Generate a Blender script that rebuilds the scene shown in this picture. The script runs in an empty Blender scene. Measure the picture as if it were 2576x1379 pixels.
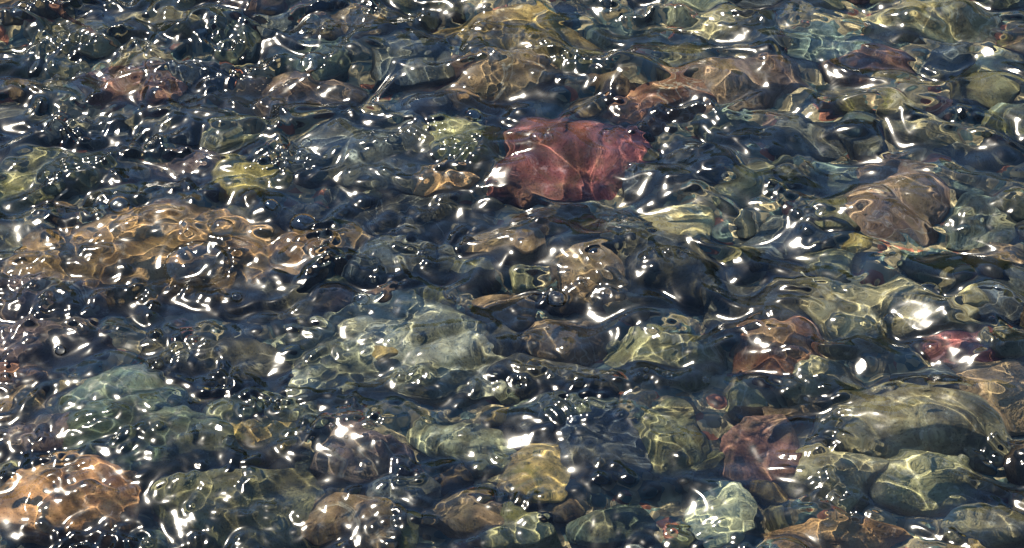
import bpy, math, random
import numpy as np
from mathutils import Vector

random.seed(7)
RNG = np.random.default_rng(11)
R = math.radians
SC = bpy.context.scene
COL = SC.collection

# ------------------------------------------------------------------ camera
CAM = np.array([0.0, -2.98, 2.78])
AIM = np.array([0.0, 0.0, 0.045])
LENS, SENSOR = 114.0, 36.0
PW, PH = 2576.0, 1379.0
WATER_Z = 0.105

cam_d = bpy.data.cameras.new('camera')
cam = bpy.data.objects.new('camera', cam_d)
COL.objects.link(cam)
cam.location = CAM
cam.rotation_euler = Vector(AIM - CAM).to_track_quat('-Z', 'Y').to_euler()
cam_d.lens, cam_d.sensor_width = LENS, SENSOR
cam_d.clip_start, cam_d.clip_end = 0.05, 2000
SC.camera = cam

fwd = (AIM - CAM) / np.linalg.norm(AIM - CAM)
rgt = np.cross(fwd, [0, 0, 1.0]); rgt /= np.linalg.norm(rgt)
upv = np.cross(rgt, fwd)
TANH = SENSOR / LENS / 2


def at(px, py, z):
    """where a point seen at px, py of the photograph lies on level z, the bend at the water surface included"""
    u = (px / PW - 0.5) * 2 * TANH
    v = -(py / PH - 0.5) * 2 * TANH * PH / PW
    d = fwd + rgt * u + upv * v
    d /= np.linalg.norm(d)
    t = (WATER_Z - CAM[2]) / d[2]
    p = CAM + d * t
    if z < WATER_Z:
        r = np.array([d[0], d[1], 0]) / 1.333
        r[2] = -math.sqrt(1 - r[0] ** 2 - r[1] ** 2)
        p = p + r * ((z - WATER_Z) / r[2])
    else:
        p = CAM + d * ((z - CAM[2]) / d[2])
    mpp = 2 * TANH * np.dot(p - CAM, fwd) / PW
    return p[0], p[1], mpp


# ------------------------------------------------------------------ helpers
def tag(o, label=None, cat=None, group=None, kind=None):
    if label: o['label'] = label
    if cat: o['category'] = cat
    if group: o['group'] = group
    if kind: o['kind'] = kind
    return o


def mesh_from(name, V, F, smooth=True):
    me = bpy.data.meshes.new(name)
    V = np.ascontiguousarray(V, dtype=np.float32)
    F = np.ascontiguousarray(F, dtype=np.int32)
    n, k = F.shape
    me.vertices.add(len(V)); me.vertices.foreach_set('co', V.ravel())
    me.loops.add(n * k); me.loops.foreach_set('vertex_index', F.ravel())
    me.polygons.add(n)
    me.polygons.foreach_set('loop_start', np.arange(0, n * k, k, dtype=np.int32))
    me.update(calc_edges=True)
    me.polygons.foreach_set('use_smooth', np.full(n, smooth))
    me.update()
    return me


def link(name, me, mat=None):
    o = bpy.data.objects.new(name, me)
    COL.objects.link(o)
    if mat: me.materials.append(mat)
    return o


def ico(sub):
    t = (1 + 5 ** .5) / 2
    V = [(-1, t, 0), (1, t, 0), (-1, -t, 0), (1, -t, 0), (0, -1, t), (0, 1, t), (0, -1, -t), (0, 1, -t),
         (t, 0, -1), (t, 0, 1), (-t, 0, -1), (-t, 0, 1)]
    F = [(0, 11, 5), (0, 5, 1), (0, 1, 7), (0, 7, 10), (0, 10, 11), (1, 5, 9), (5, 11, 4), (11, 10, 2), (10, 7, 6),
         (7, 1, 8), (3, 9, 4), (3, 4, 2), (3, 2, 6), (3, 6, 8), (3, 8, 9), (4, 9, 5), (2, 4, 11), (6, 2, 10),
         (8, 6, 7), (9, 8, 1)]
    V = [np.array(v, float) / np.linalg.norm(v) for v in V]
    for _ in range(sub):
        mid, G = {}, []
        def m(a, b):
            k = (min(a, b), max(a, b))
            if k not in mid:
                p = V[a] + V[b]; V.append(p / np.linalg.norm(p)); mid[k] = len(V) - 1
            return mid[k]
        for a, b, c in F:
            ab, bc, ca = m(a, b), m(b, c), m(c, a)
            G += [(a, ab, ca), (b, bc, ab), (c, ca, bc), (ab, bc, ca)]
        F = G
    return np.array(V), np.array(F)


ICO = {s: ico(s) for s in (2, 3, 4, 5)}


def wob(P, rng, freq, octs=4, gain=.5):
    """smooth solid noise as a sum of warped waves"""
    out = np.zeros(len(P)); a = 1.0
    for _ in range(octs):
        for _ in range(5):
            k = rng.normal(size=3); k *= freq / np.linalg.norm(k)
            q = P + .25 / freq * np.sin(P[:, [1, 2, 0]] * freq * 1.7 + rng.uniform(0, 6, 3))
            out += a * np.sin(q @ k + rng.uniform(0, 6.28)) * .4
        freq *= 2.1; a *= gain
    return out


def stone_mesh(name, a, b, c, rng, sub, rough=1.0, cuts=9):
    V, F = ICO[sub]
    P = np.sign(V) * np.abs(V) ** .82
    for _ in range(cuts):                                   # worn facets
        n = rng.normal(size=3); n[2] *= .8; n /= np.linalg.norm(n)
        d = rng.uniform(.55, .98)
        s = P @ n - d
        s = .5 * (s + np.sqrt(s * s + .0008))
        P -= s[:, None] * n * .92
    P *= (1 + .07 * rough * wob(V, rng, 2.6, 2)[:, None] + .012 * rough * wob(V, rng, 9, 3, .6)[:, None])
    P /= np.abs(P).max(axis=0)
    P *= np.array([a, b, c])
    return mesh_from(name, P, F)


# ------------------------------------------------------------------ materials
def nodes(name):
    m = bpy.data.materials.new(name); m.use_nodes = True
    nt = m.node_tree; nt.nodes.clear()
    return m, nt


def N(nt, t, **kw):
    n = nt.nodes.new(t)
    for k, v in kw.items():
        if k.startswith('in_'):
            n.inputs[k[3:].replace('_', ' ')].default_value = v
        else:
            setattr(n, k, v)
    return n


def mix(nt, typ, fac, a, b):
    n = nt.nodes.new('ShaderNodeMix'); n.data_type = 'RGBA'; n.blend_type = typ
    L = nt.links
    for s, v in ((0, fac), (6, a), (7, b)):
        if isinstance(v, (int, float)): n.inputs[s].default_value = v
        elif isinstance(v, tuple): n.inputs[s].default_value = v
        else: L.new(v, n.inputs[s])
    return n.outputs[2]


def ramp(nt, src, lo, hi, a=0.0, b=1.0):
    n = nt.nodes.new('ShaderNodeMapRange'); n.interpolation_type = 'SMOOTHSTEP'
    for i, v in ((1, lo), (2, hi), (3, a), (4, b)): n.inputs[i].default_value = v
    nt.links.new(src, n.inputs[0])
    return n.outputs[0]


def stone_material(kind):
    m, nt = nodes('stone_' + kind); L = nt.links
    oi = N(nt, 'ShaderNodeObjectInfo')
    tc = N(nt, 'ShaderNodeTexCoord')
    off = N(nt, 'ShaderNodeVectorMath', operation='SCALE'); off.inputs[0].default_value = (31, 17, 23)
    L.new(oi.outputs['Random'], off.inputs[3])
    add = N(nt, 'ShaderNodeVectorMath', operation='ADD')
    L.new(tc.outputs['Object'], add.inputs[0]); L.new(off.outputs[0], add.inputs[1])
    P = add.outputs[0]

    def noise(scale, det=4, rough=.6, dist=0.0, v=P):
        n = N(nt, 'ShaderNodeTexNoise'); n.inputs['Scale'].default_value = scale
        n.inputs['Detail'].default_value = det; n.inputs['Roughness'].default_value = rough
        n.inputs['Distortion'].default_value = dist
        L.new(v, n.inputs['Vector'])
        return n.outputs['Fac']
    col = oi.outputs['Color']
    big = noise(14, 3, .5, .6)
    mid = noise(55, 5, .65, .4)
    fine = noise(420, 3, .7)
    hs = N(nt, 'ShaderNodeHueSaturation'); hs.inputs['Hue'].default_value = .492
    hs.inputs['Saturation'].default_value = 1.0; hs.inputs['Value'].default_value = .42
    L.new(col, hs.inputs['Color'])
    c = mix(nt, 'MIX', ramp(nt, big, .42, .62), col, hs.outputs[0])
    hl = N(nt, 'ShaderNodeHueSaturation'); hl.inputs['Saturation'].default_value = .6
    hl.inputs['Value'].default_value = 1.7
    L.new(col, hl.inputs['Color'])
    c = mix(nt, 'MIX', ramp(nt, mid, .54, .72, 0, .7), c, hl.outputs[0])
    # film of brown algae and silt
    c = mix(nt, 'MIX', ramp(nt, noise(20, 6, .7, .3), .4, .66, .08, .6), c, (.12, .095, .05, 1))
    if kind == 'banded':
        w = N(nt, 'ShaderNodeTexWave'); w.inputs['Scale'].default_value = 11
        w.inputs['Distortion'].default_value = 11; w.inputs['Detail'].default_value = 4
        w.inputs['Detail Scale'].default_value = 2.5
        L.new(P, w.inputs['Vector'])
        c = mix(nt, 'MULTIPLY', ramp(nt, w.outputs['Fac'], .3, .8, 0, .5), c, (.42, .38, .34, 1))
    if kind == 'veined':
        v = N(nt, 'ShaderNodeTexNoise'); v.inputs['Scale'].default_value = 11
        v.inputs['Detail'].default_value = 3; v.inputs['Distortion'].default_value = 1.5
        L.new(P, v.inputs['Vector'])
        s = N(nt, 'ShaderNodeMath', operation='SUBTRACT'); s.inputs[1].default_value = .5
        L.new(v.outputs['Fac'], s.inputs[0])
        a = N(nt, 'ShaderNodeMath', operation='ABSOLUTE'); L.new(s.outputs[0], a.inputs[0])
        c = mix(nt, 'MIX', ramp(nt, a.outputs[0], .001, .02, .4, 0), c, (.34, .30, .23, 1))
    if kind == 'patchy':
        c = mix(nt, 'MULTIPLY', ramp(nt, noise(9, 4, .5, .9), .44, .54, .85, 0), c, (.28, .30, .28, 1))
    if kind == 'mossy':
        c = mix(nt, 'MIX', ramp(nt, noise(26, 5, .7, .8), .47, .6, 0, .8), c, (.11, .095, .03, 1))
    sp = N(nt, 'ShaderNodeTexVoronoi'); sp.inputs['Scale'].default_value = 260
    L.new(P, sp.inputs['Vector'])
    c = mix(nt, 'MULTIPLY', ramp(nt, sp.outputs['Distance'], .1, .4, .55, 0), c, (.3, .28, .27, 1))
    c = mix(nt, 'MULTIPLY', 1.0, c, mix(nt, 'MIX', fine, (.6, .6, .6, 1), (1.35, 1.35, 1.35, 1)))
    bs = N(nt, 'ShaderNodeBsdfDiffuse')
    L.new(c, bs.inputs['Color'])
    bp = N(nt, 'ShaderNodeBump'); bp.inputs['Strength'].default_value = .5; bp.inputs['Distance'].default_value = .004
    L.new(mid, bp.inputs['Height']); L.new(bp.outputs[0], bs.inputs['Normal'])
    out = N(nt, 'ShaderNodeOutputMaterial')
    L.new(bs.outputs[0], out.inputs[0])
    return m


MATS = {k: stone_material(k) for k in ('mottled', 'banded', 'veined', 'mossy', 'patchy')}


def water_material():
    m, nt = nodes('clear_water'); L = nt.links
    fr = N(nt, 'ShaderNodeFresnel'); fr.inputs['IOR'].default_value = 1.333
    rf = N(nt, 'ShaderNodeBsdfRefraction'); rf.inputs['IOR'].default_value = 1.333
    rf.inputs['Roughness'].default_value = 0.0
    rf.inputs['Color'].default_value = (.93, .98, .97, 1)
    gl = N(nt, 'ShaderNodeBsdfGlossy', distribution='BECKMANN'); gl.inputs['Roughness'].default_value = GLINT
    gl.inputs['Color'].default_value = (1, 1, 1, 1)
    mx = N(nt, 'ShaderNodeMixShader')
    g2 = N(nt, 'ShaderNodeBsdfGlossy', distribution='GGX'); g2.inputs['Roughness'].default_value = .205
    gm = N(nt, 'ShaderNodeMixShader'); gm.inputs[0].default_value = .42
    L.new(gl.outputs[0], gm.inputs[1]); L.new(g2.outputs[0], gm.inputs[2])
    L.new(fr.outputs[0], mx.inputs[0]); L.new(rf.outputs[0], mx.inputs[1]); L.new(gm.outputs[0], mx.inputs[2])
    out = N(nt, 'ShaderNodeOutputMaterial'); L.new(mx.outputs[0], out.inputs[0])
    return m


GLINT = 0.17

# ------------------------------------------------------------------ palette (real base colours)
C = dict(
    tan=(.42, .23, .10), orange=(.42, .20, .085), red=(.36, .105, .095), rust=(.22, .095, .055), dusty=(.22, .105, .08),
    purple=(.12, .078, .07), slate=(.075, .085, .085), blue=(.055, .07, .09), dark=(.035, .036, .034),
    olive=(.21, .19, .095), khaki=(.29, .24, .13), green=(.085, .11, .08), pale=(.36, .35, .21),
    teal=(.14, .18, .15), yellow=(.36, .27, .08), gold=(.32, .21, .07), brown=(.19, .12, .065),
    moss=(.12, .11, .055), grey=(.31, .29, .20), pink=(.24, .15, .10), cream=(.62, .51, .24))

# px, py, half width, half height (photo pixels), colour, surface, top level, turn in degrees, label, category
H = [
 (400, 650, 325, 150, 'tan', 'patchy', .074, 6, 'broad orange tan rock under the largest air bubble'),
 (1425, 388, 178, 112, 'red', 'patchy', .064, 8, 'large dusky red rock in the upper middle of the stream'),
 (1665, 255, 112, 72, 'rust', 'veined', .055, 10, 'rust red stone just beyond and right of the large dusky red rock'),
 (985, 906, 262, 165, 'grey', 'patchy', .074, -4, 'largest boulder, olive grey with pale worn patches, below the middle'),
 (372, 1135, 190, 128, 'green', 'patchy', .078, -12, 'smooth grey green stone above the bright orange rock at lower left'),
 (320, 1005, 140, 72, 'green', 'veined', .062, 18, 'paler green stone touching the far side of the smooth grey green stone'),
 (185, 1275, 165, 112, 'orange', 'patchy', .080, 10, 'bright orange brown rock in the lower left corner'),
 (572, 1275, 205, 125, 'moss', 'mottled', .083, -6, 'rounded dark olive boulder with a big sun glint, lower left'),
 (637, 452, 84, 64, 'yellow', 'mottled', .076, 0, 'mustard yellow stone above the orange tan rock'),
 (478, 425, 105, 75, 'purple', 'veined', .062, 12, 'dark purple stone left of the mustard yellow stone'),
 (1700, 556, 80, 62, 'cream', 'mottled', .070, 0, 'pale yellow oval stone right of the large dusky red rock'),
 (955, 365, 200, 112, 'slate', 'mottled', .062, 3, 'wide blue grey slab left of the large dusky red rock'),
 (1165, 365, 75, 80, 'olive', 'mossy', .052, 0, 'olive stone wedged between blue grey slab and dusky red rock'),
 (1290, 195, 115, 82, 'brown', 'veined', .070, 20, 'dark domed brown rock beyond the large dusky red rock'),
 (1270, 70, 200, 75, 'gold', 'banded', .060, -10, 'golden brown ridge of rock at the top middle'),
 (1870, 205, 125, 72, 'pink', 'banded', .050, 8, 'light brown rock right of the rust red stone'),
 (2180, 155, 100, 50, 'dusty', 'patchy', .035, 0, 'brownish pink stone near the top right'),
 (2340, 50, 140, 62, 'cream', 'banded', .055, -5, 'pale yellow green rock at the top right edge'),
 (1590, 75, 100, 62, 'teal', 'mottled', .045, 0, 'blue green stone at the top right of the golden brown ridge'),
 (2060, 110, 110, 60, 'teal', 'veined', .045, 0, 'teal grey stone left of the brownish pink stone'),
 (1840, 60, 100, 50, 'khaki', 'mottled', .040, 0, 'khaki stone along the top edge, right of centre'),
 (310, 215, 115, 58, 'dusty', 'veined', .055, 0, 'dusty red stone at the upper left'),
 (130, 870, 140, 85, 'purple', 'mottled', .078, 0, 'dark domed purple brown rock at the left edge'),
 (95, 745, 150, 62, 'purple', 'veined', .066, 0, 'flat dark purple stone between left edge and orange tan rock'),
 (1680, 690, 125, 100, 'dark', 'mottled', .074, 0, 'large dark blue rock below the pale yellow oval stone'),
 (1870, 775, 130, 85, 'dark', 'mottled', .076, -8, 'near black domed rock right of centre'),
 (1435, 835, 92, 72, 'brown', 'veined', .065, 0, 'brown orange stone right of the largest boulder'),
 (1490, 690, 90, 72, 'brown', 'mottled', .070, 0, 'brown humped stone below the large dusky red rock'),
 (2215, 800, 215, 115, 'khaki', 'veined', .074, 8, 'wide khaki boulder with oval bubbles at the right'),
 (2410, 865, 85, 55, 'red', 'mottled', .058, 0, 'rose red stone under the right end of the khaki boulder'),
 (1945, 900, 105, 78, 'rust', 'banded', .072, 20, 'rust brown rippled stone below the near black domed rock'),
 (1930, 1130, 112, 92, 'dusty', 'mottled', .070, 10, 'dark dull red rock in the lower right'),
 (2330, 1090, 215, 105, 'khaki', 'banded', .078, -5, 'big golden khaki boulder webbed with light at lower right'),
 (2330, 1215, 130, 90, 'olive', 'veined', .055, 0, 'olive stone below the big golden khaki boulder'),
 (1515, 1130, 92, 95, 'blue', 'mottled', .076, 0, 'upright blue grey stone in the lower middle'),
 (1690, 1085, 82, 110, 'olive', 'banded', .070, 0, 'tall olive stone right of the upright blue grey stone'),
 (1825, 1290, 75, 75, 'pale', 'mottled', .062, -20, 'pale green stone at the bottom, below the dull red rock'),
 (2095, 1215, 130, 80, 'khaki', 'mottled', .060, 0, 'khaki grey stone right of the dark dull red rock'),
 (2120, 1345, 175, 55, 'tan', 'mottled', .060, 0, 'tan brown rock on the bottom edge, right side'),
 (1170, 1125, 125, 62, 'pale', 'banded', .066, -10, 'pale green striped stone below the largest boulder'),
 (895, 1140, 108, 78, 'purple', 'veined', .074, 0, 'purple brown stone below the left of the largest boulder'),
 (1350, 1190, 75, 78, 'gold', 'mossy', .068, 0, 'amber stone left of the upright blue grey stone'),
 (1650, 890, 135, 82, 'olive', 'veined', .072, 0, 'pale olive stone in the lower centre right of the dark gap'),
 (1390, 945, 125, 66, 'dark', 'mottled', .072, 0, 'black stone touching the right end of the largest boulder'),
 (2270, 510, 105, 115, 'pink', 'veined', .050, 0, 'speckled pinkish brown stone in the right half'),
 (2460, 560, 100, 75, 'teal', 'banded', .045, 0, 'teal stone on the right edge beside the pinkish brown stone'),
 (2090, 440, 68, 62, 'teal', 'mottled', .042, 0, 'small round teal stone left of the pinkish brown stone'),
 (1860, 460, 85, 62, 'olive', 'mottled', .042, 0, 'olive green stone beyond the pale yellow oval stone'),
 (1980, 590, 110, 70, 'slate', 'mottled', .055, 30, 'slate ridge slanting between pale yellow stone and khaki boulder'),
 (720, 225, 165, 62, 'pink', 'mottled', .055, 0, 'pinkish brown mound left of the dark domed brown rock'),
 (470, 165, 85, 58, 'blue', 'mottled', .060, 0, 'dark blue domed stone right of the dusty red stone'),
 (2500, 990, 95, 95, 'brown', 'mottled', .055, 0, 'reddish brown stone at the right edge, beside golden khaki boulder'),
 (880, 1320, 110, 72, 'brown', 'veined', .072, 0, 'dark brown stone on the bottom edge, left of centre'),
 (1170, 1300, 100, 62, 'brown', 'mottled', .068, 0, 'mid brown stone at the bottom centre'),
 (2450, 742, 22, 20, 'cream', 'mottled', .078, 0, 'tiny cream pebble on the right shoulder of the khaki boulder'),
 (2150, 612, 36, 26, 'yellow', 'mottled', .052, 0, 'small ochre pebble left of the speckled pinkish brown stone'),
 (1358, 912, 24, 16, 'gold', 'mottled', .068, 0, 'tiny amber pebble above the black stone'),
 (968, 885, 26, 16, 'gold', 'mottled', .080, 0, 'tiny amber pebble lying on the largest boulder'),
 (1120, 450, 68, 32, 'tan', 'mottled', .058, 0, 'small tan stone at the near edge of the blue grey slab'),
 (1100, 560, 175, 75, 'dark', 'veined', .062, -6, 'long black slab in the middle of the stream'),
 (1020, 660, 130, 58, 'slate', 'banded', .060, 0, 'dark slate stone beyond the largest boulder'),
 (1290, 620, 85, 55, 'brown', 'mottled', .060, 0, 'brown stone at the right end of the long black slab'),
 (1260, 780, 75, 52, 'brown', 'mottled', .070, 0, 'brown stone on the far right corner of the largest boulder'),
 (150, 420, 120, 62, 'olive', 'mottled', .055, 0, 'olive grey stone left of the dark purple stone'),
 (45, 480, 70, 58, 'olive', 'mossy', .058, 0, 'mossy olive stone on the left edge'),
 (60, 300, 95, 50, 'slate', 'mottled', .058, 0, 'slate stone on the upper left edge'),
 (420, 55, 100, 42, 'khaki', 'banded', .050, 0, 'khaki stone at the top left edge'),
 (790, 140, 80, 55, 'green', 'mottled', .055, 0, 'grey green stone at the top, left of centre'),
 (1010, 170, 120, 62, 'slate', 'mottled', .055, 0, 'slate grey stone left of the dark domed brown rock'),
 (590, 340, 75, 40, 'olive', 'veined', .060, 0, 'olive stone just beyond the mustard yellow stone'),
 (740, 640, 60, 60, 'tan', 'mottled', .080, 0, 'rounded tan lobe of rock at the right end of the orange tan rock'),
 (1170, 230, 60, 40, 'tan', 'veined', .055, 0, 'small light tan stone beyond the blue grey slab'),
 (2020, 330, 120, 60, 'slate', 'mottled', .045, 0, 'slate stone in the upper right, below the light brown rock'),
 (2330, 330, 95, 55, 'khaki', 'mottled', .045, 0, 'khaki stone in the upper right, beyond the pinkish brown stone'),
 (2500, 150, 60, 45, 'cream', 'mottled', .048, 0, 'cream stone at the top right edge'),
 (2470, 380, 95, 62, 'slate', 'mottled', .045, 0, 'slate stone near the right edge above the teal stone'),
 (1740, 400, 90, 60, 'blue', 'mottled', .045, 0, 'dark blue stone right of the large dusky red rock'),
 (2350, 650, 85, 42, 'green', 'mottled', .055, 0, 'grey green stone beyond the khaki boulder'),
 (2480, 650, 75, 50, 'brown', 'mottled', .062, 0, 'rust stone on the right edge beyond the khaki boulder'),
 (2080, 960, 95, 55, 'khaki', 'mottled', .060, 0, 'khaki stone between rust rippled stone and golden khaki boulder'),
 (2340, 945, 85, 40, 'slate', 'mottled', .060, 0, 'slate stone between khaki boulder and golden khaki boulder'),
 (650, 1115, 100, 52, 'gold', 'mossy', .060, 0, 'amber brown flat stone right of the smooth grey green stone'),
 (570, 925, 170, 75, 'dark', 'mottled', .074, 0, 'black stone left of the largest boulder'),
 (700, 760, 90, 52, 'dark', 'mottled', .068, -20, 'dark slanting stone beyond the left end of the largest boulder'),
 (60, 1010, 80, 50, 'brown', 'mottled', .060, 0, 'dark brown stone on the left edge above the green stones'),
 (60, 940, 60, 30, 'rust', 'mottled', .058, 0, 'rust streaked stone at the left edge under the domed purple rock'),
 (110, 1090, 75, 50, 'purple', 'banded', .066, 10, 'purple banded stone left of the smooth grey green stone'),
 (1420, 1030, 120, 42, 'green', 'veined', .058, 0, 'grey green slab below the black stone'),
 (1320, 1330, 95, 55, 'olive', 'mossy', .062, 0, 'mossy stone on the bottom edge, centre'),
 (1560, 1320, 110, 60, 'green', 'mottled', .064, 0, 'grey green stone on the bottom edge below the blue grey stone'),
 (1010, 1240, 75, 48, 'slate', 'mottled', .066, 0, 'slate stone between purple brown stone and mid brown stone'),
 (2480, 1330, 105, 55, 'khaki', 'mottled', .060, 0, 'khaki stone in the lower right corner'),
 (1990, 1030, 70, 40, 'brown', 'mottled', .058, 0, 'brown stone just beyond the dark dull red rock'),
]

GROW = 1.28
STONES = []          # (object, px, py, hw, hh, colour)


def view_angle_under_water(y):
    el = math.atan2(CAM[2] - WATER_Z, y - CAM[1])
    return math.acos(math.cos(el) / 1.333)


def add_stone(name, px, py, hw, hh, colour, surf, top, turn, label, rng, sub, group, cat):
    x, y, mpp = at(px, py, top - .012)
    if py > 950 and px < 1000 and hw > 90: top += .012          # the near left rocks all but break the surface
    a = hw * mpp * GROW
    h = hh * mpp * GROW
    th = view_angle_under_water(y)
    c = min(.62 * a, .55 * h / math.cos(th) * 1.0, max(.012, top * .8))
    b = math.sqrt(max(h * h - (c * math.cos(th)) ** 2, (.35 * h) ** 2)) / math.sin(th)
    rough = 1.0
    me = stone_mesh(name, a, b, c, rng, sub, rough, cuts=rng.integers(8, 15))
    o = link(name, me, MATS[surf])
    x, y, _ = at(px, py, max(top - c, .004))
    o.location = (x, y, top - c)
    o.rotation_euler = (R(rng.uniform(-5, 5)), R(rng.uniform(-6, 6)), R(turn))
    col = np.array(C[colour]) * (rng.uniform(.9, 1.15) if cat != 'x' and not group else rng.uniform(.55, .95))
    o.color = (*col, 1)
    tag(o, label, cat, group)
    STONES.append(dict(o=o, px=px, py=py, hw=hw, hh=hh, col=colour, x=x, y=y, a=a, b=b, c=c, z=top - c, label=label))
    return o


for i, h in enumerate(H):
    big = h[2] > 60
    nm = 'boulder' if h[2] > 150 else ('stone' if h[2] > 40 else 'pebble')
    add_stone(nm, *h, np.random.default_rng(100 + i), 5 if big else 4, None, nm)


# ---- smaller stones between the large ones, where the photograph shows a lower, finer bed
def colour_for(px, py, rng):
    if px > 1650 and py < 650:
        p = dict(teal=3, slate=3, khaki=3, olive=3, pale=1.2, brown=1.5, dusty=1, blue=1.5, yellow=.4)
    elif px < 1200 and py < 500:
        p = dict(slate=4, olive=3, khaki=2, blue=2, dusty=1, brown=1.5, green=1.5)
    elif py > 950:
        p = dict(olive=3, green=3, brown=2.5, gold=1.5, slate=2, khaki=2, purple=1, dark=1, pale=.6)
    else:
        p = dict(dark=2, slate=3, brown=2.5, olive=2, purple=1.5, khaki=1.5, rust=.7, blue=2)
    k = list(p); w = np.array([p[q] for q in k]); w = w / w.sum()
    return k[rng.choice(len(k), p=w)]


WORD = dict(tan='tan', orange='orange', red='red', rust='rust coloured', dusty='dusty red', purple='purple brown',
            slate='slate grey', blue='dark blue', dark='near black', olive='olive', khaki='khaki', green='grey green',
            pale='pale green', teal='teal', yellow='ochre', gold='amber', brown='brown', grey='grey', pink='pinkish',
            cream='cream')
used = set(h[8] for h in H)
HEROES = list(STONES)
rng = np.random.default_rng(5)
cands = []
for k in range(9000):
    px, py = rng.uniform(-120, 2700), rng.uniform(-90, 1500)
    cands.append((px, py))
count = 0
for rad_hi, rad_lo, lim in ((88, 60, 80), (60, 38, 70), (36, 24, 50)):
    n = 0
    for px, py in cands:
        if n >= lim: break
        r = rng.uniform(rad_lo, rad_hi)
        asp = rng.uniform(.55, .78)
        ok = True
        for s in STONES:
            dx = (px - s['px']) / (s['hw'] * .9 + r * .8)
            dy = (py - s['py']) / (s['hh'] * .9 + r * asp * .8)
            if dx * dx + dy * dy < 1:
                ok = False; break
        if not ok: continue
        colour = colour_for(px, py, rng)
        inside = 0 < px < PW and 0 < py < PH
        size = 'large' if r > 55 else ('medium' if r > 38 else ('small' if r > 24 else 'tiny'))
        near = sorted(HEROES, key=lambda s: ((px - s['px']) / s['hw']) ** 2 + ((py - s['py']) / s['hh']) ** 2)
        nm = 'stone' if r > 40 else 'pebble'
        lab = None
        for s in near[:6]:
            short = SHORT = s['label']
            for cut in (' in the ', ' at the ', ' on the ', ' above ', ' below ', ' left of ', ' right of ', ' under ', ' beyond ',
                        ' just ', ' beside ', ' between ', ' near ', ' wedged', ' touching ', ' with ', ' along ', ' webbed', ' lying', ' slanting', ', '):
                if cut in short: short = short.split(cut)[0]
            if abs(px - s['px']) > abs(py - s['py']):
                side = 'left of' if px < s['px'] else 'right of'
            else:
                side = 'beyond' if py < s['py'] else 'in front of'
            cand = f"{size} {WORD[colour]} {nm} {side} the {short}"
            if cand not in used:
                lab = cand; break
        if lab is None: continue
        used.add(lab)
        top = rng.uniform(.04, .064) if r > 40 else rng.uniform(.03, .052)
        add_stone(nm, px, py, r, r * asp, colour, rng.choice(list(MATS)), top, rng.uniform(-40, 40), lab,
                  rng, 4 if r > 40 else 3, 'loose stones between the big rocks', nm)
        n += 1; count += 1
print('stones', len(STONES))

# ------------------------------------------------------------------ ground grid coordinates
def spaced(lo, hi, step, far):
    core = np.arange(lo, hi + step / 2, step)
    out, d, x = [], step, hi
    while x < far:
        d *= 1.09; x += d; out.append(x)
    out2, d, x = [], step, lo
    while x > -far:
        d *= 1.09; x -= d; out2.append(x)
    return np.concatenate([out2[::-1], core, out]), len(out2), len(core)


def grid_mesh(name, xs, ys, Z):
    X, Y = np.meshgrid(xs, ys)
    V = np.stack([X.ravel(), Y.ravel(), Z.ravel()], 1)
    nx, ny = len(xs), len(ys)
    i = np.arange(nx * ny).reshape(ny, nx)
    F = np.stack([i[:-1, :-1].ravel(), i[:-1, 1:].ravel(), i[1:, 1:].ravel(), i[1:, :-1].ravel()], 1)
    return mesh_from(name, V, F)


X0, X1, Y0, Y1 = -.82, .82, -.64, .80
STEP = .0017


def field(kx_lo, k_lo, k_hi, aniso, ang, seed, slope, shape, step):
    """random surface of wavelengths k_lo..k_hi metres, crests stretched, rms slope as asked"""
    ny, nx = shape
    g = np.random.default_rng(seed)
    W = np.fft.rfft2(g.normal(size=shape))
    fy = np.fft.fftfreq(ny, step)[:, None]; fx = np.fft.rfftfreq(nx, step)[None, :]
    ca, sa = math.cos(ang), math.sin(ang)
    u = (fx * ca + fy * sa) / aniso; v = -fx * sa + fy * ca
    f = np.sqrt(u * u + v * v) + 1e-9
    f0 = math.sqrt(1 / k_lo * 1 / k_hi); s = math.log(k_hi / k_lo) / 2
    W = W * np.exp(-(np.log(f / f0) / s) ** 2)
    h = np.fft.irfft2(W, s=shape)
    gy, gx = np.gradient(h, step)
    return h * slope / math.sqrt((gx ** 2 + gy ** 2).mean())


def blur(Z, sig):
    ny, nx = Z.shape
    p = int(sig * 3) + 1
    Q = np.pad(Z, p, mode='edge')
    fy = np.fft.fftfreq(Q.shape[0])[:, None]; fx = np.fft.rfftfreq(Q.shape[1])[None, :]
    G = np.exp(-2 * (math.pi * sig) ** 2 * (fx * fx + fy * fy))
    return np.fft.irfft2(np.fft.rfft2(Q) * G, s=Q.shape)[p:-p, p:-p]


def warp(Z, dx, dy):
    ny, nx = Z.shape
    jj, ii = np.meshgrid(np.arange(nx), np.arange(ny))
    x = (jj + dx) % nx; y = (ii + dy) % ny
    x0 = np.floor(x).astype(int); y0 = np.floor(y).astype(int)
    fx, fy = x - x0, y - y0
    fx = fx * fx * (3 - 2 * fx) * .5 + fx * .5; fy = fy * fy * (3 - 2 * fy) * .5 + fy * .5
    x0 %= nx; y0 %= ny; x1 = (x0 + 1) % nx; y1 = (y0 + 1) % ny
    return (Z[y0, x0] * (1 - fx) + Z[y0, x1] * fx) * (1 - fy) + (Z[y1, x0] * (1 - fx) + Z[y1, x1] * fx) * fy


cx = np.arange(X0, X1 + STEP / 2, STEP); cy = np.arange(Y0, Y1 + STEP / 2, STEP)
shape = (len(cy), len(cx))
GX, GY = np.meshgrid(cx, cy)

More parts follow.
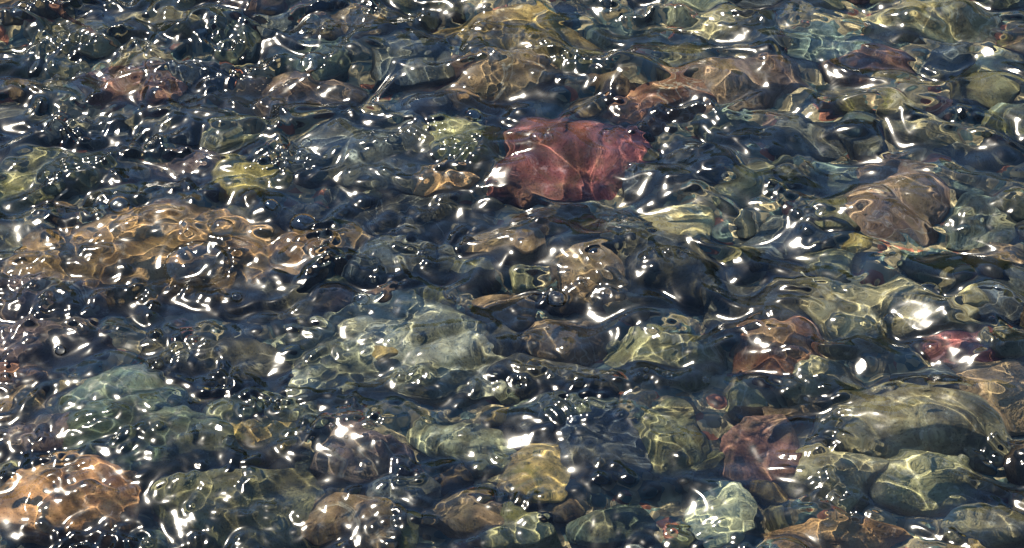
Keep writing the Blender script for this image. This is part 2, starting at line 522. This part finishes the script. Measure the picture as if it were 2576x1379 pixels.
# height of the stones below, seen from above
top = np.zeros(shape)
for s in STONES:
    o = s['o']
    me = o.data
    V = np.empty(len(me.vertices) * 3, dtype=np.float32); me.vertices.foreach_get('co', V); V = V.reshape(-1, 3)
    M = np.array(o.rotation_euler.to_matrix())
    P = V @ M.T + np.array(o.location)
    # ellipsoid fit is smooth and quick; keep the real peak
    a, b, c = s['a'], s['b'], P[:, 2].max() - s['z']
    t = o.rotation_euler.z
    dx = (GX - s['x']); dy = (GY - s['y'])
    m = (np.abs(dx) < a * 1.3) & (np.abs(dy) < max(a, b) * 1.3)
    if not m.any(): continue
    u = (dx[m] * math.cos(t) + dy[m] * math.sin(t)) / a
    v = (-dx[m] * math.sin(t) + dy[m] * math.cos(t)) / b
    q = np.clip(1 - np.abs(u) ** 2.5 - np.abs(v) ** 2.5, 0, None)
    top[m] = np.maximum(top[m], np.where(q > 0, s['z'] + c * q ** .4, 0))

drape = blur(top, 6.0)
drape2 = blur(top, 26.0)
film = .005 + .007 / (1 + np.exp(-(GY + .12 + .15 * GX) / .06))
base = np.full(shape, WATER_Z)
low = WATER_Z - .012 + (drape2 - drape2.mean()) * .35
k = .004
A = drape + film + .004
flow = low + k * np.logaddexp(0, (A - low) / k)        # smooth maximum: the water humps over every high rock

# ripples
w1 = field(0, .13, .28, .75, .30, 1, .19, shape, STEP)
w2a = field(0, .048, .115, .68, .50, 2, .33, shape, STEP)      # crests climb to the right on the left side
w2b = field(0, .048, .12, .60, -.28, 12, .33, shape, STEP)    # and fall to the right on the right side
lr = 1 / (1 + np.exp(-(GX - .05 + .15 * GY) / .12))
w2 = w2a * (1 - lr) + w2b * lr
w3 = field(0, .024, .044, .95, .25, 3, .22, shape, STEP)
w3b = field(0, .023, .048, .70, -.25, 33, .20, shape, STEP)
w3 = w3 * (1 - lr) + w3b * lr
w4 = field(0, .014, .022, 1, .3, 4, .17, shape, STEP)
da = field(0, .07, .2, 1, 0, 5, .6, shape, STEP) / STEP
db = field(0, .07, .2, 1, 0, 6, .6, shape, STEP) / STEP
w2 = warp(w2, da * .8, db * .8)
w3 = warp(w3, da * .5, db * .5)
mod = field(0, .12, .4, .8, 0, 8, 1, shape, STEP); mod /= mod.std()
rough_map = np.clip(1.08 - .6 * np.clip((GX + .08) / .6, -.7, 1) * np.clip((GY + .55) / .8, .35, 1.2) + .25 * mod, .62, 1.7)
cap = np.clip(mod * .8 + .35 - .5 * GX, 0, 1.2)
def crest(h, s):
    q = h / h.std()
    return h.std() * (q + s * (np.sqrt(.06 + q * q) - .8))
ride = 1 / (1 + np.exp(-2.2 * (w2 + np.roll(w2, 6, 0)) / w2.std() * .5))          # small ripples ride on the crests
calm = .45 + .55 / (1 + np.exp(-(GY + .14 + .45 * GX) / .09))       # thinner, calmer film over the near stones
waves = (w1 + crest(w2, -.35) * (.65 + .35 * rough_map)) * calm + crest(w3, .25) * rough_map * (.3 + .7 * calm) * (.55 + .75 * ride) + w4 * (cap * calm * 1.2 + (1 - calm) * .9) * rough_map * ride * 1.3

fade = np.clip(np.minimum.reduce([(GX - X0), (X1 - GX), (GY - Y0), (Y1 - GY)]) / .06, 0, 1)
Zc = WATER_Z + (flow + waves - WATER_Z) * fade

# ------------------------------------------------------------------ bubbles on the water
def bub_mesh(r, rng):
    V, F = ICO[3]
    P = V.copy()
    P[:, 2] = np.where(P[:, 2] > -.25, P[:, 2], -.25)
    P *= np.array([r * rng.uniform(.95, 1.1), r, r * (.38 if r > .03 else rng.uniform(.55, .8))])
    return P, F


def water_at(x, y):
    j = int(np.clip((x - X0) / STEP, 0, shape[1] - 1)); i = int(np.clip((y - Y0) / STEP, 0, shape[0] - 1))
    return i, j


BUB = [
 (497, 652, 84, 'largest air bubble, a clear dome on the orange tan rock'),
 (558, 575, 30, 'clear bubble just beyond the largest air bubble'),
 (300, 520, 28, 'bubble at the far left side of the orange tan rock'),
 (762, 560, 34, 'bubble on the right end of the orange tan rock'),
 (1352, 357, 20, 'left bubble of the pair on the large dusky red rock'),
 (1378, 360, 15, 'right bubble of the pair on the large dusky red rock'),
 (1305, 395, 14, 'lone bubble at the left of the large dusky red rock'),
 (1525, 322, 13, 'lone bubble at the far edge of the large dusky red rock'),
 (1500, 655, 22, 'clear bubble on the brown humped stone'),
 (1400, 735, 26, 'clear bubble between brown humped stone and brown orange stone'),
 (1460, 700, 13, 'small bubble just left of and below the clear bubble on the brown humped stone'),
 (2340, 720, 28, 'wide flat bubble on the khaki boulder'),
 (2240, 780, 18, 'rounder bubble on the khaki boulder, left of the wide one'),
 (2512, 735, 18, 'bubble near the right edge beside the tiny cream pebble'),
 (910, 745, 20, 'bubble at the far edge of the largest boulder'),
 (855, 1140, 15, 'bubble on the purple brown stone'),
 (575, 1112, 16, 'bubble right of the smooth grey green stone'),
 (500, 1080, 13, 'tiny bubble on the smooth grey green stone'),
 (770, 345, 15, 'bubble beyond and right of the mustard yellow stone'),
 (760, 375, 20, 'dark bubble just right of the mustard yellow stone'),
 (680, 520, 20, 'bubble between mustard yellow stone and orange tan rock'),
 (1190, 272, 20, 'bubble left of the dark domed brown rock'),
 (200, 160, 17, 'bubble in the row at the upper left, second from left'),
 (140, 165, 12, 'bubble in the row at the upper left, first from left'),
 (265, 175, 22, 'bubble in the row at the upper left, third from left'),
 (330, 170, 14, 'bubble in the row at the upper left, fourth from left'),
 (390, 165, 26, 'bubble in the row at the upper left, fifth from left'),
 (455, 172, 17, 'bubble in the row at the upper left, last on the right'),
 (790, 150, 32, 'bubble over the grey green stone at the top'),
 (1305, 945, 10, 'tiny bubble on the black stone beside the largest boulder'),
 (775, 1055, 14, 'bubble at the near left corner of the largest boulder'),
 (150, 870, 14, 'bubble on the dark domed purple brown rock'),
 (1775, 950, 12, 'bubble near the pale olive stone'),
 (2150, 1400, 12, 'bubble on the bottom edge'),
 (595, 740, 14, 'bubble at the near edge of the orange tan rock'),
 (1590, 400, 14, 'bubble at the right corner of the large dusky red rock'),
 (2495, 800, 9, 'tiny bubble below the bubble near the right edge'),
 (40, 30, 20, 'bubble in the top left corner'),
]
BUB = [b for b in BUB if b[1] < PH]
placed = []
for bi, (px, py, r, lab) in enumerate(BUB):
    x, y, mpp = at(px, py, WATER_Z)
    rr = r * mpp
    i, j = water_at(x, y)
    z = blur(Zc[max(i - 30, 0):i + 31, max(j - 30, 0):j + 31], 5)[min(30, i), min(30, j)]
    # the water film climbs to the rim of the bubble and lies lower and calmer inside
    d = np.sqrt((GX - x) ** 2 + (GY - y) ** 2)
    inn = 1 / (1 + np.exp((d - rr * 1.02) / .0016))
    Zc = Zc * (1 - inn) + (z + (Zc - z) * .7) * inn
    Zc += rr * .045 * np.exp(-((d - rr * 1.06) / (rr * .14 + .0012)) ** 2)
    placed.append((x, y, z, rr, lab))


def bubble_material():
    m, nt = nodes('bubble_film'); L = nt.links
    fr = N(nt, 'ShaderNodeFresnel'); fr.inputs['IOR'].default_value = 1.38
    tr = N(nt, 'ShaderNodeBsdfTransparent'); tr.inputs['Color'].default_value = (.97, .98, .98, 1)
    gl = N(nt, 'ShaderNodeBsdfGlossy', distribution='BECKMANN'); gl.inputs['Roughness'].default_value = .07
    mx = N(nt, 'ShaderNodeMixShader')
    L.new(fr.outputs[0], mx.inputs[0]); L.new(tr.outputs[0], mx.inputs[1]); L.new(gl.outputs[0], mx.inputs[2])
    out = N(nt, 'ShaderNodeOutputMaterial'); L.new(mx.outputs[0], out.inputs[0])
    return m


BM = bubble_material()
FROTH = [   # x, y, half length, half height, slope, how many, where
 (1330, 722, 240, 12, -.10, 16, 'tiny froth bubble in the line just beyond the largest boulder'),
 (600, 1000, 140, 20, .02, 14, 'tiny froth bubble in the line beyond the amber brown flat stone'),
 (880, 1085, 110, 12, -.12, 10, 'tiny froth bubble on the far edge of the purple brown stone'),
 (300, 182, 230, 16, .04, 12, 'tiny froth bubble around the row of bubbles at the upper left'),
 (1360, 362, 30, 14, 0, 7, 'tiny froth bubble clinging to the pair on the large dusky red rock'),
 (1640, 935, 80, 12, .05, 9, 'tiny froth bubble on the pale olive stone in the lower centre')]
frng = np.random.default_rng(77)
for fx_, fy_, hl, hh_, sl, n_, lab_ in FROTH:
    for q_ in range(n_):
        dx_ = frng.uniform(-hl, hl); px_ = fx_ + dx_; py_ = fy_ + sl * dx_ + frng.normal() * hh_ * .6
        x, y, mpp = at(px_, py_, WATER_Z); rr = frng.uniform(3.5, 8.5) * mpp
        i, j = water_at(x, y)
        P, F = ICO[2]; P = P * [rr, rr, rr * .8]
        F = F[P[F][:, :, 2].min(axis=1) > -rr * .5]
        o = link('bubble', mesh_from('bubble', P, F), BM)
        o.location = (x, y, Zc[i, j] + rr * .1)
        tag(o, lab_, 'air bubble', lab_.replace('tiny froth bubble', 'froth bubbles'))
for bi, (x, y, z, rr, lab) in enumerate(placed):
    P, F = bub_mesh(rr, np.random.default_rng(500 + bi))
    F = F[~(P[F][:, :, 2].max(axis=1) <= -.24 * rr * .75)]
    F = F[P[F][:, :, 2].min(axis=1) > P[:, 2].min() + 1e-6]
    o = link('bubble', mesh_from('bubble', P, F), BM)
    o.location = (x, y, z + rr * .02)
    tag(o, lab, 'air bubble', 'air bubbles riding on the water')

# ------------------------------------------------------------------ water sheet
xs, nl, nc = spaced(X0, cx[-1], STEP, 60.0)
ys, ml, mc = spaced(Y0, cy[-1], STEP, 60.0)
Z = np.full((len(ys), len(xs)), WATER_Z)
Z[ml:ml + len(cy), nl:nl + len(cx)] = Zc
XX, YY = np.meshgrid(xs, ys)
outside = np.ones_like(Z, bool); outside[ml:ml + len(cy), nl:nl + len(cx)] = False
far = np.hypot(XX, YY)
rip = .0025 * np.sin(XX * 23 + 2 * np.sin(YY * 9)) * np.sin(YY * 31 + 1.5 * np.sin(XX * 7)) * np.clip(2.2 - far, 0, 1) * np.clip(far - .95, 0, .3) * 3
Z[outside] += rip[outside]
water = link('water', grid_mesh('water', xs, ys, Z), water_material())
tag(water, kind='structure')
water.cycles.is_caustics_caster = True

# ------------------------------------------------------------------ stream bed of gravel
def bed_material():
    m, nt = nodes('gravel_bed'); L = nt.links
    tc = N(nt, 'ShaderNodeTexCoord')
    v = N(nt, 'ShaderNodeTexVoronoi'); v.inputs['Scale'].default_value = 70
    L.new(tc.outputs['Object'], v.inputs['Vector'])
    n = N(nt, 'ShaderNodeTexNoise'); n.inputs['Scale'].default_value = 8; n.inputs['Detail'].default_value = 4
    L.new(tc.outputs['Object'], n.inputs['Vector'])
    sep = N(nt, 'ShaderNodeSeparateColor'); L.new(v.outputs['Color'], sep.inputs[0])
    c = mix(nt, 'MIX', sep.outputs[0], (.12, .10, .07, 1), (.36, .29, .18, 1))
    c = mix(nt, 'MIX', ramp(nt, sep.outputs[1], .7, .72), c, (.09, .12, .11, 1))
    c = mix(nt, 'MIX', ramp(nt, sep.outputs[2], .9, .92), c, (.22, .09, .06, 1))
    c = mix(nt, 'MULTIPLY', .7, c, mix(nt, 'MIX', n.outputs['Fac'], (.3, .3, .3, 1), (1.3, 1.2, 1, 1)))
    d = N(nt, 'ShaderNodeBsdfDiffuse'); L.new(c, d.inputs['Color'])
    bp = N(nt, 'ShaderNodeBump'); bp.inputs['Strength'].default_value = 1; bp.inputs['Distance'].default_value = .008
    bp.invert = True
    L.new(v.outputs['Distance'], bp.inputs['Height']); L.new(bp.outputs[0], d.inputs['Normal'])
    out = N(nt, 'ShaderNodeOutputMaterial'); L.new(d.outputs[0], out.inputs[0])
    return m


bstep = .006
bx = np.arange(X0, X1, bstep); by = np.arange(Y0, Y1, bstep)
xs2, bl, _ = spaced(X0, bx[-1], bstep, 400.0)
ys2, bm, _ = spaced(Y0, by[-1], bstep, 400.0)
ZB = np.zeros((len(ys2), len(xs2)))
core = field(0, .03, .09, 1, 0, 21, .35, (len(by), len(bx)), bstep)
ZB[bm:bm + len(by), bl:bl + len(bx)] = core
ZB += .012
XX2, YY2 = np.meshgrid(xs2, ys2)
bed = link('stream_bed', grid_mesh('stream_bed', xs2, ys2, ZB), bed_material())
tag(bed, kind='structure')
bed.cycles.is_caustics_receiver = True
for s in STONES: s['o'].cycles.is_caustics_receiver = True

# ------------------------------------------------------------------ wooded far bank, mirrored in the backs of the ripples
hx = np.linspace(-90, 90, 240); hy = np.linspace(14, 60, 70)
HX, HY = np.meshgrid(hx, hy)
prof = np.clip((HY - 14) / 9, 0, 1)
HZ = prof * (4.2 + 2.4 * np.sin(HX * .21) + 1.6 * np.sin(HX * .57 + 2) + .7 * np.sin(HX * 1.9 + HY)) + (HY - 14) * .12
HZ += prof * .5 * np.random.default_rng(3).normal(size=HX.shape) - .2
hm, hnt = nodes('wooded_bank')
hd = N(hnt, 'ShaderNodeBsdfDiffuse'); ho = N(hnt, 'ShaderNodeOutputMaterial')
hn = N(hnt, 'ShaderNodeTexNoise'); hn.inputs['Scale'].default_value = .8; hn.inputs['Detail'].default_value = 6
htc = N(hnt, 'ShaderNodeTexCoord'); hnt.links.new(htc.outputs['Object'], hn.inputs['Vector'])
hnt.links.new(mix(hnt, 'MIX', hn.outputs['Fac'], (.02, .03, .012, 1), (.06, .075, .03, 1)), hd.inputs['Color'])
hnt.links.new(hd.outputs[0], ho.inputs[0])
tag(link('hills', grid_mesh('hills', hx, hy, HZ), hm), kind='structure')

# ------------------------------------------------------------------ twigs drifting in the water
def twig(pts, r, colour, lab):
    P3 = [Vector(p) for p in pts]
    V, F = [], []
    n, kk = len(P3), 7
    for i, p in enumerate(P3):
        d = (P3[min(i + 1, n - 1)] - P3[max(i - 1, 0)]).normalized()
        a = d.cross(Vector((0, 0, 1))).normalized(); b = d.cross(a)
        rr = r * (1 - .6 * i / (n - 1)) * (1 + .15 * math.sin(i * 2.3))
        for q in range(kk):
            t = 2 * math.pi * q / kk
            V.append(p + (a * math.cos(t) + b * math.sin(t)) * rr)
    for i in range(n - 1):
        for q in range(kk):
            F.append((i * kk + q, i * kk + (q + 1) % kk, (i + 1) * kk + (q + 1) % kk, (i + 1) * kk + q))
    o = link('twig', mesh_from('twig', [tuple(v) for v in V], F), MATS['banded'])
    o.color = (*colour, 1)
    o.cycles.is_caustics_receiver = True
    tag(o, lab, 'twig')


def twig_line(pix, z, r, colour, lab):
    out = []
    for i in range(len(pix) - 1):
        for t in (0, .33, .66):
            px = pix[i][0] * (1 - t) + pix[i + 1][0] * t; py = pix[i][1] * (1 - t) + pix[i + 1][1] * t
            x, y, _ = at(px, py, z); out.append((x, y, z + .0015 * math.sin(len(out) * 1.9)))
    x, y, _ = at(*pix[-1], z); out.append((x, y, z))
    twig(out, r, colour, lab)


twig_line([(140, -5), (185, 40), (235, 75), (290, 100)], .066, .0042, (.07, .03, .02), 'dark reddish twig under the water at the top left')
twig_line([(2015, 683), (2030, 695), (2046, 712)], .080, .0014, (.5, .45, .3), 'thin pale twig above the near black domed rock')

# ------------------------------------------------------------------ light
SUN_EL, SUN_AZ = 54.0, -37.0         # azimuth from straight ahead, left negative
sd = bpy.data.lights.new('sun', 'SUN'); sd.energy = 5.0; sd.angle = R(.53); sd.color = (1, .91, .76)
sd.cycles.is_caustics_light = True
sun = bpy.data.objects.new('sun', sd); COL.objects.link(sun)
dirv = Vector((math.sin(R(SUN_AZ)) * math.cos(R(SUN_EL)), math.cos(R(SUN_AZ)) * math.cos(R(SUN_EL)), math.sin(R(SUN_EL))))
sun.rotation_euler = dirv.to_track_quat('Z', 'Y').to_euler()
sun.location = dirv * 10
w = bpy.data.worlds.new('World'); SC.world = w; w.use_nodes = True
nt = w.node_tree; nt.nodes.clear()
sky = N(nt, 'ShaderNodeTexSky'); sky.sky_type = 'NISHITA'; sky.sun_disc = False
sky.sun_elevation = R(SUN_EL); sky.sun_rotation = R(SUN_AZ)
sky.dust_density = .08; sky.air_density = 1.0; sky.ozone_density = 5
bg = N(nt, 'ShaderNodeBackground'); bg.inputs['Strength'].default_value = .085
wo = N(nt, 'ShaderNodeOutputWorld')
nt.links.new(sky.outputs[0], bg.inputs[0]); nt.links.new(bg.outputs[0], wo.inputs[0])

# ------------------------------------------------------------------ render settings
SC.view_settings.view_transform = 'Standard'; SC.view_settings.look = 'None'
SC.view_settings.gamma = 1; SC.view_settings.use_curve_mapping = False
SC.view_settings.exposure = 1.75
SC.cycles.caustics_refractive = True; SC.cycles.caustics_reflective = False
SC.cycles.blur_glossy = 0.0
SC.cycles.max_bounces = 8; SC.cycles.diffuse_bounces = 2; SC.cycles.glossy_bounces = 3
SC.cycles.transmission_bounces = 6; SC.cycles.transparent_max_bounces = 8
SC.cycles.sample_clamp_indirect = 6.0
